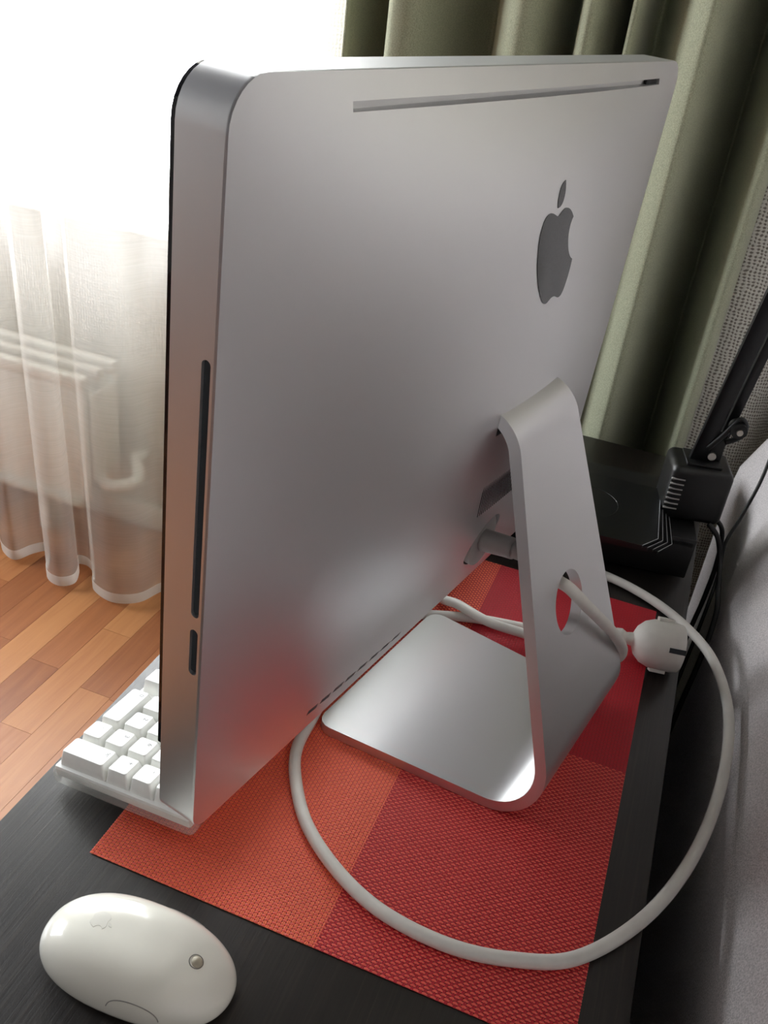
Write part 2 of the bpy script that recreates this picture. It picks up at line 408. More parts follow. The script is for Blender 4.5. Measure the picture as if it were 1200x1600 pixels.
# grey cloth hanging along the right wall
dr = tag(empty('cloth_drape', (0.385, 0.2, 0.0)), 'pale grey cotton cloth hanging along the right wall beside the desk', 'drape')
dp = [(0.390, 0.865), (0.384, 0.845), (0.374, 0.82), (0.380, 0.78), (0.390, 0.74), (0.391, 0.68), (0.386, 0.62), (0.377, 0.56), (0.373, 0.50), (0.378, 0.44), (0.384, 0.38), (0.386, 0.28), (0.385, 0.15), (0.384, 0.0), (0.386, -0.2), (0.383, -0.45), (0.388, -0.7), (0.384, -1.0)]
dplan = catmull([(a, b, 0) for a, b in dp], 8)
def wd(q):
    # the cloth leans back towards the wall above desk height
    lean = min(0.082, 0.36 * max(0.0, q.z - (T - 0.03)) * min(1.0, max(0.0, q.z - (T - 0.03)) / 0.06))
    return Vector((q.x + lean - 0.006 + 0.0015 * math.sin(q.z * 4 + q.y * 8), q.y + 0.02 * math.sin(q.z * 2.2), q.z))
local(sheet('cloth_panel', dplan, 0.02, T + 0.46, 40, DRAPE, dr, wd, thick=0.002), dr)
local(tube('top_rail', [Vector((0.468, -1.0, T + 0.465)), Vector((0.468, 0.0, T + 0.465)), Vector((0.468, 0.9, T + 0.465))], 0.006, WHITEP, dr), dr)

# ------------------------------------------------------------------ desk
dk = tag(empty('desk', (0.133, 0.15, 0)), 'narrow dark brown wood-grain desk under the computer', 'desk')
DX0, DX1, DY0, DY1 = -0.064, 0.330, -0.40, 0.80
box('desktop_board', (0, (DY0 + DY1) / 2 - 0.15, T - 0.011), (DX1 - DX0, DY1 - DY0, 0.022), WENGE, dk, bev=0.0012)
for yy in (DY0 + 0.02, DY1 - 0.02):
    box('side_panel', (0, yy - 0.15, (T - 0.022) / 2), (DX1 - DX0 - 0.06, 0.018, T - 0.022), WENGE, dk)
box('light_block_panel', (0.180, (DY0 + DY1) / 2 - 0.15, (T - 0.022) / 2), (0.016, DY1 - DY0 - 0.06, T - 0.024), WENGE, dk)  # unseen full-height panel, added to block light passing under the desk

# ------------------------------------------------------------------ placemat : real plain weave
MU, MV = 0.303, 0.448
mat_e = tag(empty('placemat', (MU / 2, MV / 2, T)), 'woven vinyl placemat in orange and red blocks under the computer', 'placemat')
PU, PV = 0.0025, 0.00195
NU, NV = int(MU / PU), int(MV / PV)
A_ = 0.00034; ZB = 0.0008
def strands(name, kind):
    vs, fs, mi = [], [], []
    if kind == 'warp':
        for i in range(NU):
            for h in (0, 1):
                c = (i + 0.5) * PU + (-0.25 if h == 0 else 0.25) * PU * 0.82; hw = PU * 0.185
                b0 = len(vs); m_ = 0 if c < MU / 2 else 1
                for j in range(2 * NV + 1):
                    vv = j * PV / 2
                    ph = math.sin(math.pi * (vv / PV)) * (1 if i % 2 == 0 else -1)
                    z = ZB + A_ * ph * 1.0
                    vs += [(c - hw - MU / 2, vv - MV / 2, z - 0.00016), (c - MU / 2, vv - MV / 2, z + 0.00012), (c + hw - MU / 2, vv - MV / 2, z - 0.00016)]
                for j in range(2 * NV):
                    a = b0 + 3 * j
                    fs += [(a, a + 1, a + 4, a + 3), (a + 1, a + 2, a + 5, a + 4)]; mi += [m_, m_]
    else:
        for j in range(NV):
            c = (j + 0.5) * PV; hw = PV * 0.36
            b0 = len(vs); m_ = 0 if c < MV / 2 else 1
            for i in range(2 * NU + 1):
                uu = i * PU / 2
                ph = -math.sin(math.pi * (uu / PU)) * (1 if j % 2 == 0 else -1)
                z = ZB + A_ * ph
                for q, dz in ((-1, -0.0002), (-0.5, 0.00008), (0.5, 0.00008), (1, -0.0002)):
                    vs.append((uu - MU / 2, c + q * hw - MV / 2, z + dz))
            for i in range(2 * NU):
                a = b0 + 4 * i
                for q in range(3): fs.append((a + q, a + q + 4, a + q + 5, a + q + 1)); mi.append(m_)
    me = bpy.data.meshes.new(name); me.from_pydata(vs, [], fs)
    me.polygons.foreach_set('material_index', mi); me.polygons.foreach_set('use_smooth', [True] * len(fs)); me.update()
    o = new_obj(name, me, [ORANGE, CRIMSON] if kind == 'warp' else [RUST, CRIMSON], mat_e); o['kind'] = 'stuff'
    return o
strands('lengthwise_threads', 'warp'); strands('crosswise_threads', 'weft')
MT = T + 0.0013      # top of the mat

# ------------------------------------------------------------------ desktop computer
HX, HY, HZ, HYAW, HTILT = 0.0505, -0.001, 0.0653, -0.2083, 0.0316
W_, H_, D_ = 0.528, 0.387, 0.0246
BULGE = 0.040
pc = tag(empty('desktop_computer', (HX, HY, T), HYAW), 'silver aluminium all-in-one desktop computer seen from behind', 'computer')
# part frame: X = depth (towards the back), Y = width (away), Z up ; helper from (width, depth, height) of the tilted housing
ct, st = math.cos(HTILT), math.sin(HTILT)
def hs(x, y, z): return Vector((y * ct + z * st, x, HZ - y * st + z * ct))
CX, CZ = W_ / 2, H_ / 2
EZ = 2.3
def dome(x, z):
    a = 1 - ((x - CX) / CX) ** 2; b = 1 - abs((z - CZ) / CZ) ** EZ
    return D_ + BULGE * max(a, 0) * max(b, 0)
def dome_n(x, z):
    a = 1 - ((x - CX) / CX) ** 2; b = 1 - abs((z - CZ) / CZ) ** EZ
    dx = BULGE * (-2 * (x - CX) / CX ** 2) * b; tz = (z - CZ) / CZ; dz = BULGE * (-EZ * math.copysign(abs(tz) ** (EZ - 1), tz) / CZ) * a
    return Vector((-dx, 1, -dz)).normalized()
def outline(inset=0.0, z0=0.0, rt=0.02, rb=0.012):
    pts = []
    x0, x1, zz0, zz1 = inset, W_ - inset, z0 + inset, H_ - inset
    rt, rb = max(rt - inset, 0.001), max(rb - inset, 0.001)
    def arc(cx_, cz_, r, a0):
        for k in range(9):
            a = a0 + math.pi / 2 * k / 8; pts.append((cx_ + r * math.cos(a), cz_ + r * math.sin(a)))
    def seg(p, q, n):
        for k in range(1, n): pts.append((p[0] + (q[0] - p[0]) * k / n, p[1] + (q[1] - p[1]) * k / n))
    arc(x0 + rb, zz0 + rb, rb, math.pi); seg((x0 + rb, zz0), (x1 - rb, zz0), 30)
    arc(x1 - rb, zz0 + rb, rb, 1.5 * math.pi); seg((x1, zz0 + rb), (x1, zz1 - rt), 22)
    arc(x1 - rt, zz1 - rt, rt, 0); seg((x1 - rt, zz1), (x0 + rt, zz1), 30)
    arc(x0 + rt, zz1 - rt, rt, math.pi / 2); seg((x0, zz1 - rt), (x0, zz0 + rb), 22)
    return pts
ol = outline(); NO = len(ol)
vs, fs = [], []
rings = [(1.0, 0.0), (1.0, D_ - 0.0012), (0.9986, None)] + [(s, None) for s in (0.985, 0.97, 0.94, 0.9, 0.85, 0.8, 0.73, 0.66, 0.59, 0.52, 0.45, 0.38, 0.31, 0.24, 0.17, 0.10, 0.04)]
for s, yy in rings:
    for (x, z) in ol:
        px, pz = CX + (x - CX) * s, CZ + (z - CZ) * s
        vs.append((px, dome(px, pz) if yy is None else yy, pz))
for r in range(len(rings) - 1):
    for i in range(NO):
        j = (i + 1) % NO; fs.append((r * NO + i, r * NO + j, (r + 1) * NO + j, (r + 1) * NO + i))
vs.append((CX, dome(CX, CZ), CZ)); c_ = len(vs) - 1
for i in range(NO): fs.append(((len(rings) - 1) * NO + i, (len(rings) - 1) * NO + (i + 1) % NO, c_))
fs.append(tuple(range(NO))[::-1])
hsg = mesh('housing', vs, fs, ALU)
bm = bmesh.new(); bm.from_mesh(hsg.data); bmesh.ops.recalc_face_normals(bm, faces=bm.faces); bm.to_mesh(hsg.data); bm.free()
cut = []
cut.append(box('cut', (0.2735, 0.0375, 0.3738), (0.403, 0.030, 0.0040), None))
for za, zb in ((0.1505, 0.2815), (0.1145, 0.1430)):
    bm = bmesh.new(); r_ = 0.0024; yc = 0.0196
    add_box(bm, Vector((0, yc, (za + zb) / 2)), (0.006, 2 * r_, zb - za - 2 * r_))
    o1 = from_bm('cut', bm); cut.append(o1)
    for zc in (za + r_, zb - r_): cut.append(cyl('cut', (-0.003, yc, zc), (0.003, yc, zc), r_, None, n=20))
PORTS = [(0.100 + 0.0128 * k, 0.0240 + 0.0008 * k) for k in range(8)]
for (x, z) in PORTS: cut.append(box('cut', (x, dome(x, z), z), (0.0095, 0.012, 0.0048), None))
IN = (0.264, 0.083)
cut.append(cyl('cut', (IN[0], dome(*IN) - 0.006, IN[1]), (IN[0], dome(*IN) + 0.02, IN[1]), 0.0215, None, n=48))
cut.append(box('cut', (0.2617, 0.055, 0.1925), (0.0880, 0.05, 0.0125), None))
me = bake_boolean(hsg, cut)
me.polygons.foreach_set('use_smooth', [True] * len(me.polygons)); me.update()
nor = []
for poly in me.polygons:
    fn = poly.normal
    for li in poly.loop_indices:
        co = me.vertices[me.loops[li].vertex_index].co; nn = fn.copy()
        if abs(co.y - dome(co.x, co.z)) < 4e-4:
            an = dome_n(co.x, co.z)
            if an.dot(fn) > 0.95: nn = an
        elif abs(co.y - D_) < 2e-3 or co.y < 1e-5:
            # side wall: smooth round the corners
            for (sx, sz, rr) in ((0, 0, 0.012), (1, 0, 0.012), (0, 1, 0.02), (1, 1, 0.02)):
                ccx = rr if sx == 0 else W_ - rr; ccz = rr if sz == 0 else H_ - rr
                if (co.x - ccx) * (1 if sx else -1) > -1e-5 and (co.z - ccz) * (1 if sz else -1) > -1e-5:
                    q = Vector((co.x - ccx, 0, co.z - ccz))
                    if q.length > 1e-6 and q.normalized().dot(fn) > 0.9: nn = q.normalized()
        nor.append(nn)
me.normals_split_custom_set(nor)
B_ = Matrix(((0, ct, st, 0), (1, 0, 0, 0), (0, -st, ct, HZ), (0, 0, 0, 1)))   # housing frame -> computer frame
# (x,y,z) -> (y*ct+z*st, x, HZ - y*st + z*ct)
def place(o):
    # bake the frame change into the mesh
    neg = B_.to_3x3().determinant() < 0
    if o.data.has_custom_normals and neg:
        ns = [l.vector.copy() for l in o.data.corner_normals]
        lo = [p_.loop_indices for p_ in o.data.polygons]
    o.data.transform(B_)
    if neg:
        o.data.flip_normals()
    o.parent = pc
    return o
# custom normals: recompute after the (mirroring) frame change
def place_housing(o):
    me = o.data; R3 = B_.to_3x3()
    o.data.transform(B_); me.flip_normals(); me.update()
    # flip_normals reverses loop order per polygon (first corner kept): rebuild by position
    Bi = B_.inverted(); out = []
    for poly in me.polygons:
        fn = (Bi.to_3x3() @ poly.normal).normalized()
        for li in poly.loop_indices:
            co = Bi @ me.vertices[me.loops[li].vertex_index].co; nn = fn.copy()
            if abs(co.y - dome(co.x, co.z)) < 4e-4:
                an = dome_n(co.x, co.z)
                if an.dot(fn) > 0.95: nn = an
            elif co.y < D_ + 1e-4:
                for (sx, sz, rr) in ((0, 0, 0.012), (1, 0, 0.012), (0, 1, 0.02), (1, 1, 0.02)):
                    ccx = rr if sx == 0 else W_ - rr; ccz = rr if sz == 0 else H_ - rr
                    if (co.x - ccx) * (1 if sx else -1) > -1e-5 and (co.z - ccz) * (1 if sz else -1) > -1e-5:
                        q = Vector((co.x - ccx, 0, co.z - ccz))
                        if q.length > 1e-6 and q.normalized().dot(fn) > 0.9: nn = q.normalized()
            out.append((R3 @ nn).normalized())
    me.normals_split_custom_set(out)
    o.parent = pc
me.polygons.foreach_set('use_smooth', [True] * len(me.polygons))
place_housing(hsg)
# slot fills (dark strips lying at the bottom of each recess)
def hbox(name, c, s, mat, bev=0.0, par=None):
    o = box(name, c, s, mat, None, bev); place(o)
    if par: o.parent = par
    return o
hbox('disc_slot', (0.0022, 0.0196, 0.216), (0.0012, 0.0046, 0.1285), SLOT)
hbox('memory_card_slot', (0.0022, 0.0196, 0.12875), (0.0012, 0.0046, 0.0265), SLOT)
hbox('top_vent_slit', (0.463, 0.0232, 0.3738), (0.022, 0.003, 0.0038), DARK)
for k, (x, z) in enumerate(PORTS): hbox('port', (x, dome(x, z) - 0.004, z), (0.0088, 0.003, 0.0044), DARK)
hbox('hinge_mouth', (0.2617, 0.040, 0.1925), (0.087, 0.018, 0.012), DARK)
# front glass
gp_ = [(x, z) for x, z in outline(0.0004, 0.0525, 0.02, 0.001)]
n_ = len(gp_); gv = [(x, -0.0002, z) for x, z in gp_] + [(x, -0.0024, z) for x, z in gp_]
gf = [tuple(range(n_)), tuple(range(n_, 2 * n_))[::-1]] + [(i, (i + 1) % n_, n_ + (i + 1) % n_, n_ + i) for i in range(n_)]
place(mesh('front_glass', gv, gf, PIANO))
# power inlet
bm = bmesh.new(); yb = dome(*IN)
add_cyl(bm, (IN[0], yb - 0.0058, IN[1]), (IN[0], yb + 0.0005, IN[1]), 0.0200, 40)
place(from_bm('power_inlet', bm, GREYP, None, True, 35))
bm = bmesh.new(); add_cyl(bm, (IN[0], yb - 0.0062, IN[1]), (IN[0], yb - 0.0040, IN[1]), 0.0214, 40)  # dark disc at the recess floor puts the gap's shade into colour
place(from_bm('inlet_gap_shade', bm, DARK, None, True, 35))
# exhaust grille : fine slits below the hinge
bm = bmesh.new()
for k in range(34):
    x = CX - 0.042 + 0.0026 * k; zc = 0.145
    add_box(bm, Vector((x, dome(x, zc), zc)), (0.0005, 0.0004, 0.040))
place(from_bm('exhaust_grille', bm, SLOT))
# emblem : fruit outline with a bite and a detached leaf
def bez(p0, p1, p2, p3, n=10):
    return [tuple((1 - t) ** 3 * a + 3 * (1 - t) ** 2 * t * b + 3 * (1 - t) * t * t * c + t ** 3 * d for a, b, c, d in zip(p0, p1, p2, p3)) for t in [k / n for k in range(n)]]
def chain(start, segs):
    out = []; p = start
    for a, b, c in segs: out += bez(p, a, b, c); p = c
    return out
# coordinates: width about 0.81, body height about 0.78, centred on x = 0.40
body = chain((0.415, 0.755), [((0.45, 0.755), (0.53, 0.81), (0.60, 0.805)), ((0.68, 0.80), (0.74, 0.765), (0.782, 0.705)),
    ((0.715, 0.66), (0.672, 0.605), (0.672, 0.52)), ((0.672, 0.42), (0.73, 0.345), (0.812, 0.315)),
    ((0.79, 0.245), (0.74, 0.15), (0.69, 0.085)), ((0.65, 0.03), (0.61, 0.0), (0.56, 0.0)), ((0.50, 0.0), (0.48, 0.035), (0.41, 0.035)),
    ((0.34, 0.035), (0.31, 0.0), (0.26, 0.0)), ((0.20, 0.0), (0.15, 0.05), (0.11, 0.11)), ((0.03, 0.225), (0.0, 0.34), (0.0, 0.455)),
    ((0.0, 0.68), (0.12, 0.80), (0.25, 0.80)), ((0.32, 0.80), (0.38, 0.755), (0.415, 0.755))])
leaf = chain((0.405, 0.825), [((0.40, 0.92), (0.48, 1.02), (0.595, 1.04)), ((0.605, 0.93), (0.52, 0.82), (0.405, 0.825))])
def emblem_mesh(pts, to3, n_sub=3):
    bm = bmesh.new(); v = [bm.verts.new((x, z, 0)) for x, z in pts]; bm.faces.new(v)
    bmesh.ops.triangulate(bm, faces=bm.faces[:])
    for _ in range(n_sub): bmesh.ops.subdivide_edges(bm, edges=[e for e in bm.edges if e.calc_length() > 0.06], cuts=1); bmesh.ops.triangulate(bm, faces=bm.faces[:])
    top = bm.verts[:]
    ex = bmesh.ops.extrude_face_region(bm, geom=bm.faces[:])
    new = {g for g in ex['geom'] if isinstance(g, bmesh.types.BMVert)}
    for q in bm.verts: q.co = to3(q.co.x, q.co.y, 1 if q in new else 0)
    return bm
ES = 0.0665
def emb(x, z, k):
    px, pz = CX + (x - 0.405) * ES, 0.2625 + z * ES / 1.04
    return Vector((px, dome(px, pz) + (0.0003 if k else -0.0006), pz))
place(from_bm('fruit_emblem', emblem_mesh(body, emb), EMBLEM))['label'] = 'mirror black fruit emblem with a bite'
place(from_bm('leaf_emblem', emblem_mesh(leaf, emb), EMBLEM))
# stand : one bent plate (frame of the computer: X depth, Y width, Z up from the desk)
TK = 0.008; SZ = 0.0013 + TK / 2
Fp, Kp, Tp, Ip = Vector((-0.004, SZ)), Vector((0.0884 - 0.379 * (SZ - 0.235), SZ)), Vector((0.0782, 0.262)), Vector((0.045, 0.262))
def fillet(a, b, c, r, n):
    d0 = (a - b).normalized(); d1 = (c - b).normalized(); ang = d0.angle(d1); t = r / math.tan(ang / 2)
    s, e = b + d0 * t, b + d1 * t; ctr = b + (d0 + d1).normalized() * (r / math.sin(ang / 2))
    a0 = math.atan2(s.y - ctr.y, s.x - ctr.x); a1 = math.atan2(e.y - ctr.y, e.x - ctr.x)
    while a1 - a0 > math.pi: a1 -= 2 * math.pi
    while a1 - a0 < -math.pi: a1 += 2 * math.pi
    return [ctr + Vector((math.cos(a0 + (a1 - a0) * k / n), math.sin(a0 + (a1 - a0) * k / n))) * r for k in range(n + 1)]
f1 = fillet(Fp, Kp, Tp, 0.033, 14); f2 = fillet(Kp, Tp, Ip, 0.028, 12)
path = [Fp + Vector((0.0, 0)), Fp + Vector((0.0012, 0)), Fp + Vector((0.004, 0)), Fp + Vector((0.008, 0)), Fp + Vector((0.012, 0))] + [Fp.lerp(f1[0], t) for t in (0.3, 0.6)] + f1 + [f1[-1].lerp(f2[0], t) for t in (0.25, 0.5, 0.75)] + f2 + [Ip]
acc = [0.0]
for a, b in zip(path, path[1:]): acc.append(acc[-1] + (b - a).length)
s_foot = acc[path.index(f1[7]) if f1[7] in path else 14]; s_top = acc[-2]
def edges_at(s):
    if s < s_foot: t = s / s_foot; n, f = 0.1626 + (0.1805 - 0.1626) * t, 0.3385 + (0.3315 - 0.3385) * t
    else: t = min(1, (s - s_foot) / (s_top - s_foot)); n, f = 0.1805 + (0.2195 - 0.1805) * t, 0.3315 + (0.3040 - 0.3315) * t
    if s < 0.012: e = 0.012 - math.sqrt(max(0, 0.012 ** 2 - (0.012 - s) ** 2)); n += e; f -= e
    return n, f
vs, fs = [], []; NX = 14
for i, q in enumerate(path):
    d = (path[min(i + 1, len(path) - 1)] - path[max(i - 1, 0)]).normalized(); nrm = Vector((-d.y, d.x))
    n, f = edges_at(acc[i])
    for side in (1, -1):
        pp = q + nrm * (TK / 2 * side)
        for k in range(NX + 1): vs.append((pp.x, n + (f - n) * k / NX, pp.y))
ST = 2 * (NX + 1)
for i in range(len(path) - 1):
    a, b = i * ST, (i + 1) * ST
    for k in range(NX):
        fs.append((a + k, a + k + 1, b + k + 1, b + k)); o_ = NX + 1
        fs.append((a + o_ + k, b + o_ + k, b + o_ + k + 1, a + o_ + k + 1))
    fs.append((a, b, b + NX + 1, a + NX + 1)); fs.append((a + NX, a + 2 * NX + 1, b + 2 * NX + 1, b + NX))
fs.append(tuple(range(NX + 1))[::-1] + tuple(range(NX + 1, ST))); e0 = (len(path) - 1) * ST
fs.append(tuple(range(e0, e0 + NX + 1)) + tuple(range(e0 + NX + 1, e0 + ST))[::-1])
stand = mesh('stand', vs, fs, ALU)
bm = bmesh.new(); bm.from_mesh(stand.data); bmesh.ops.recalc_face_normals(bm, faces=bm.faces); bm.to_mesh(stand.data); bm.free()
ln = Vector((0.9351, 0, 0.3544)); hc = Vector((0.1290, 0.2535, 0.1335))
bake_boolean(stand, [cyl('cut', hc - ln * 0.03, hc + ln * 0.03, 0.0225, None, n=56)])
stand.data.polygons.foreach_set('use_smooth', [True] * len(stand.data.polygons))
stand.data.set_sharp_from_angle(angle=math.radians(30))
stand.parent = pc

# ------------------------------------------------------------------ keyboard
KA = -math.radians(5.8); KT = 8.0
kb = tag(empty('keyboard', (-0.0531, 0.0336, MT), KA), 'white keyboard with clear acrylic tray in front of the computer', 'keyboard')
# local frame: x = from the typist's edge to the rear, y = from the right end (number pad) to the left
KL, KD = 0.455, 0.1135
tilt = Matrix.Rotation(-math.radians(KT), 4, 'Y')
kt = bpy.data.objects.new('tray', None)
bm = bmesh.new(); add_box(bm, Vector((KD / 2, KL / 2, 0.0075)), (KD, KL, 0.0130), 0.005, 4)
o = from_bm('clear_tray', bm, CLEAR, kb, True, 40); o.data.transform(tilt)
o.data.transform(Matrix.Translation((0, 0, 0.0)))
bm = bmesh.new(); add_box(bm, Vector((KD / 2, KL / 2, 0.0112)), (KD - 0.005, KL - 0.005, 0.0088), 0.0018, 2)
o = from_bm('white_base', bm, WPLAST, kb, True, 40); o.data.transform(tilt)
bm = bmesh.new(); add_box(bm, Vector((KD - 0.02, KL / 2, 0.0082)), (0.012, KL * 0.8, 0.0162), 0.001)
from_bm('rear_foot', bm, CLEAR, kb)
PT = 0.019
key_cache = {}
def key_mesh(wy, wx):
    k = (round(wy, 2), round(wx, 2))
    if k in key_cache: return key_cache[k]
    a, b = wx * PT - 0.0010, wy * PT - 0.0010; h = 0.0108
    bm = bmesh.new()
    def ring(ax, by_, z, r, n=4, dish=0):
        out = []
        for (sx, sy, a0) in ((1, 1, 0), (-1, 1, 90), (-1, -1, 180), (1, -1, 270)):
            for q in range(n + 1):
                t = math.radians(a0 + 90 * q / n)
                out.append(bm.verts.new((sx * (ax / 2 - r) + r * math.cos(t), sy * (by_ / 2 - r) + r * math.sin(t), z)))
        return out
    rs = [ring(a, b, 0, 0.0012), ring(a - 0.0004, b - 0.0004, 0.0022, 0.0014), ring(a - 0.0036, b - 0.0036, h - 0.0005, 0.0019), ring(a - 0.0044, b - 0.0044, h, 0.0019)]
    n = len(rs[0])
    for p, q in zip(rs, rs[1:]):
        for i in range(n): bm.faces.new((p[i], p[(i + 1) % n], q[(i + 1) % n], q[i]))
    bm.faces.new(rs[-1]); bm.faces.new(rs[0][::-1])
    bmesh.ops.recalc_face_normals(bm, faces=bm.faces)
    me = bpy.data.meshes.new('key'); bm.to_mesh(me); bm.free(); me.materials.append(KEYM)
    me.polygons.foreach_set('use_smooth', [True] * len(me.polygons)); me.set_sharp_from_angle(angle=math.radians(28))
    key_cache[k] = me; return me
def text_mesh(s, size):
    cu = bpy.data.curves.new('legend', 'FONT'); cu.body = s; cu.size = size; cu.align_x = 'CENTER'; cu.align_y = 'CENTER'; cu.extrude = 0.00004
    t = bpy.data.objects.new('legend', cu); COL.objects.link(t)
    bpy.context.view_layer.update()
    me = bpy.data.meshes.new_from_object(t.evaluated_get(bpy.context.evaluated_depsgraph_get()))
    bpy.data.objects.remove(t, do_unlink=True); me.materials.append(LEGEND); return me
def add_key(yc, xc, wy=1, wx=1, legend=None, off=(0.0, 0.0)):
    # yc, xc in key units from the right end / typist's edge
    o = bpy.data.objects.new('key', key_mesh(wy, wx)); COL.objects.link(o); o.parent = kb
    x = 0.0055 + xc * PT; y = 0.0045 + yc * PT
    o.location = tilt @ Vector((x, y, 0.0156)); o.rotation_euler = (0, -math.radians(KT), 0)
    if legend:
        l = bpy.data.objects.new('legend', text_mesh(legend, 0.0048)); COL.objects.link(l); l.parent = o
        l.location = (wx * PT * 0.5 - 0.0062 + off[0], off[1] + (wy * PT * 0.5 - 0.0068), 0.01085)
        l.rotation_euler = (0, 0, -math.pi / 2)
    return o
# number pad (columns counted from the right end)
add_key(0.5, 1.0, 1, 2, '\u2324'); add_key(1.5, 0.5, 1, 1, '.'); add_key(3.0, 0.5, 2, 1, '0')
for yc, s in ((1.5, '3'), (2.5, '2'), (3.5, '1')): add_key(yc, 1.5, 1, 1, s)
for yc, s in ((0.5, '+'), (1.5, '6'), (2.5, '5'), (3.5, '4')): add_key(yc, 2.5, 1, 1, s)
for yc, s in ((0.5, '-'), (1.5, '9'), (2.5, '8'), (3.5, '7')): add_key(yc, 3.5, 1, 1, s)
for yc, s in ((0.5, '*'), (1.5, '/'), (2.5, '='), (3.5, None)): add_key(yc, 4.5, 1, 1, s)
for yc in (0.5, 1.5, 2.5, 3.5): add_key(yc, 5.29, 1, 0.56)
# arrow and navigation block
for yc, s in ((4.85, '\u2192'), (5.85, '\u2193'), (6.85, '\u2190')): add_key(yc, 0.5, 1, 1, s)
add_key(5.85, 1.5, 1, 1, '\u2191')
for xc in (3.5, 4.5, 5.29):
    for yc in (4.85, 5.85, 6.85): add_key(yc, xc, 1, 0.56 if xc > 5 else 1)
# main block
y0 = 7.7
for wy, yc in ((1.5, 0.75), (1, 2.0), (1.5, 3.25), (6.5, 7.25), (1.5, 11.25), (1, 12.5), (1.5, 13.75)): add_key(y0 + yc, 0.5, wy)
yc = 0
for wy in (2.25,) + (1,) * 10 + (2.25,): add_key(y0 + yc + wy / 2, 1.5, wy); yc += wy
yc = 0
for wy in (1.75,) + (1,) * 11 + (1.75,): add_key(y0 + yc + wy / 2, 2.5, wy); yc += wy
yc = 0
for wy in (1.5,) + (1,) * 12 + (1,): add_key(y0 + yc + wy / 2, 3.5, wy); yc += wy
yc = 0
for wy in (1.5,) + (1,) * 13: add_key(y0 + yc + wy / 2, 4.5, wy); yc += wy
for k in range(14): add_key(y0 + 0.5 + k * 1.035, 5.29, 1, 0.56)

# ------------------------------------------------------------------ mouse
ms = tag(empty('computer_mouse', (0.0685, -0.0515, T), math.radians(3.0)), 'glossy white oval mouse with small scroll ball on the bare desk', 'mouse')
ML, MW, MH = 0.113, 0.0615, 0.031
def m_half(t):   # t in -1..1 along the length -> half width
    return (MW / 2) * (1 - abs(t) ** 2.55) ** (1 / 2.1)
vs, fs = [], []; NS, NR = 48, 20
lev = []
for j in range(NR + 1):
    a = j / NR * math.pi / 2; lev.append((math.cos(a) ** 0.62, math.sin(a) ** 0.95))
def sup(th):
    c, s = math.cos(th), math.sin(th)
    return math.copysign(abs(c) ** (2 / 2.45), c) * ML / 2, math.copysign(abs(s) ** (2 / 2.2), s) * MW / 2
def topz(x): t = x / (ML / 2); return MH * (0.97 - 0.07 * t - 0.13 * t * t)
NA = 96
for (sc, hz) in lev:
    for k in range(NA):
        x, y = sup(2 * math.pi * k / NA); x *= sc; y *= sc
        vs.append((x, y, 0.0065 + (topz(x) - 0.0065) * hz))
for j in range(NR):
    for k in range(NA): fs.append((j * NA + k, j * NA + (k + 1) % NA, (j + 1) * NA + (k + 1) % NA, (j + 1) * NA + k))
low = [(1.0, 0.0065), (0.985, 0.0045), (0.95, 0.0030)]
b0 = len(vs)
for sc, z in low[1:]:
    for k in range(NA): x, y = sup(2 * math.pi * k / NA); vs.append((x * sc, y * sc, z))
for k in range(NA):
    fs.append((b0 + k, b0 + (k + 1) % NA, (k + 1) % NA, k)); fs.append((b0 + NA + k, b0 + NA + (k + 1) % NA, b0 + (k + 1) % NA, b0 + k))
mesh('shell', vs, fs, MOUSEM, ms, smooth=True)
def surf(x, y):
    # height of the shell above a plan point
    lo, hi = 0.0, 1.0
    best = 0.0
    th = math.atan2(y, x)
    # find scale: solve for sc with superellipse gauge
    lo, hi = 1e-4, 1.0
    for _ in range(40):
        sc = (lo + hi) / 2
        if (abs(x) / (sc * ML / 2)) ** 2.45 + (abs(y) / (sc * MW / 2)) ** 2.2 > 1: lo = sc
        else: hi = sc
    a = math.acos(min(1, sc ** (1 / 0.62))); return 0.0065 + (topz(x) - 0.0065) * math.sin(a) ** 0.95
bm = bmesh.new(); add_box(bm, Vector((0, 0, 0.0016)), (0.075, 0.035, 0.0032), 0.001); from_bm('glide_base', bm, plain('grey_mouse_base', (150, 150, 150), 0.5), ms)
bx_, by_ = 0.0345, 0.001
bz_ = surf(bx_, by_)
bm = bmesh.new(); bmesh.ops.create_uvsphere(bm, u_segments=24, v_segments=16, radius=0.0037, matrix=Matrix.Translation((bx_, by_, bz_ - 0.0020)))
from_bm('scroll_ball', bm, BALLM, ms, True)
def ring_on(name, pts, r, mat): return tube(name, [Vector(p) for p in pts], r, mat, ms, n=8)
ring_on('ball_collar', [(bx_ + 0.0037 * math.cos(t), by_ + 0.0037 * math.sin(t), surf(bx_ + 0.0037 * math.cos(t), by_ + 0.0037 * math.sin(t)) - 0.00005) for t in [2 * math.pi * k / 24 for k in range(25)]], 0.00028, plain('collar_grey', (120, 118, 112), 0.4))
for sgn in (-1, 1):
    pts = []
    for k in range(25):
        t = math.pi * k / 24; xx = 0.0135 + 0.0145 * math.cos(t)
        fr = 1 - 0.085 * math.sin(t)
        hy = (MW / 2) * (1 - min(1, abs(xx) / (ML / 2)) ** 2.45) ** (1 / 2.2)
        yy = sgn * hy * min(fr, 0.985); pts.append((xx, yy, surf(xx, yy)))
    ring_on('side_button', pts, 0.00033, plain('button_seam_grey', (140, 138, 132), 0.5))
def memb(x, z, k):
    # faint emblem near the tail, its top pointing to the front of the mouse
    px, py = -0.0215 + (z - 0.5) * 0.0125, 0.001 - (x - 0.405) * 0.0125
    return Vector((px, py, surf(px, py) + (0.00012 if k else -0.0003)))
FAINT = NT('faint_grey_print').set(Base_Color=lin((216, 214, 205)), Roughness=0.25).m
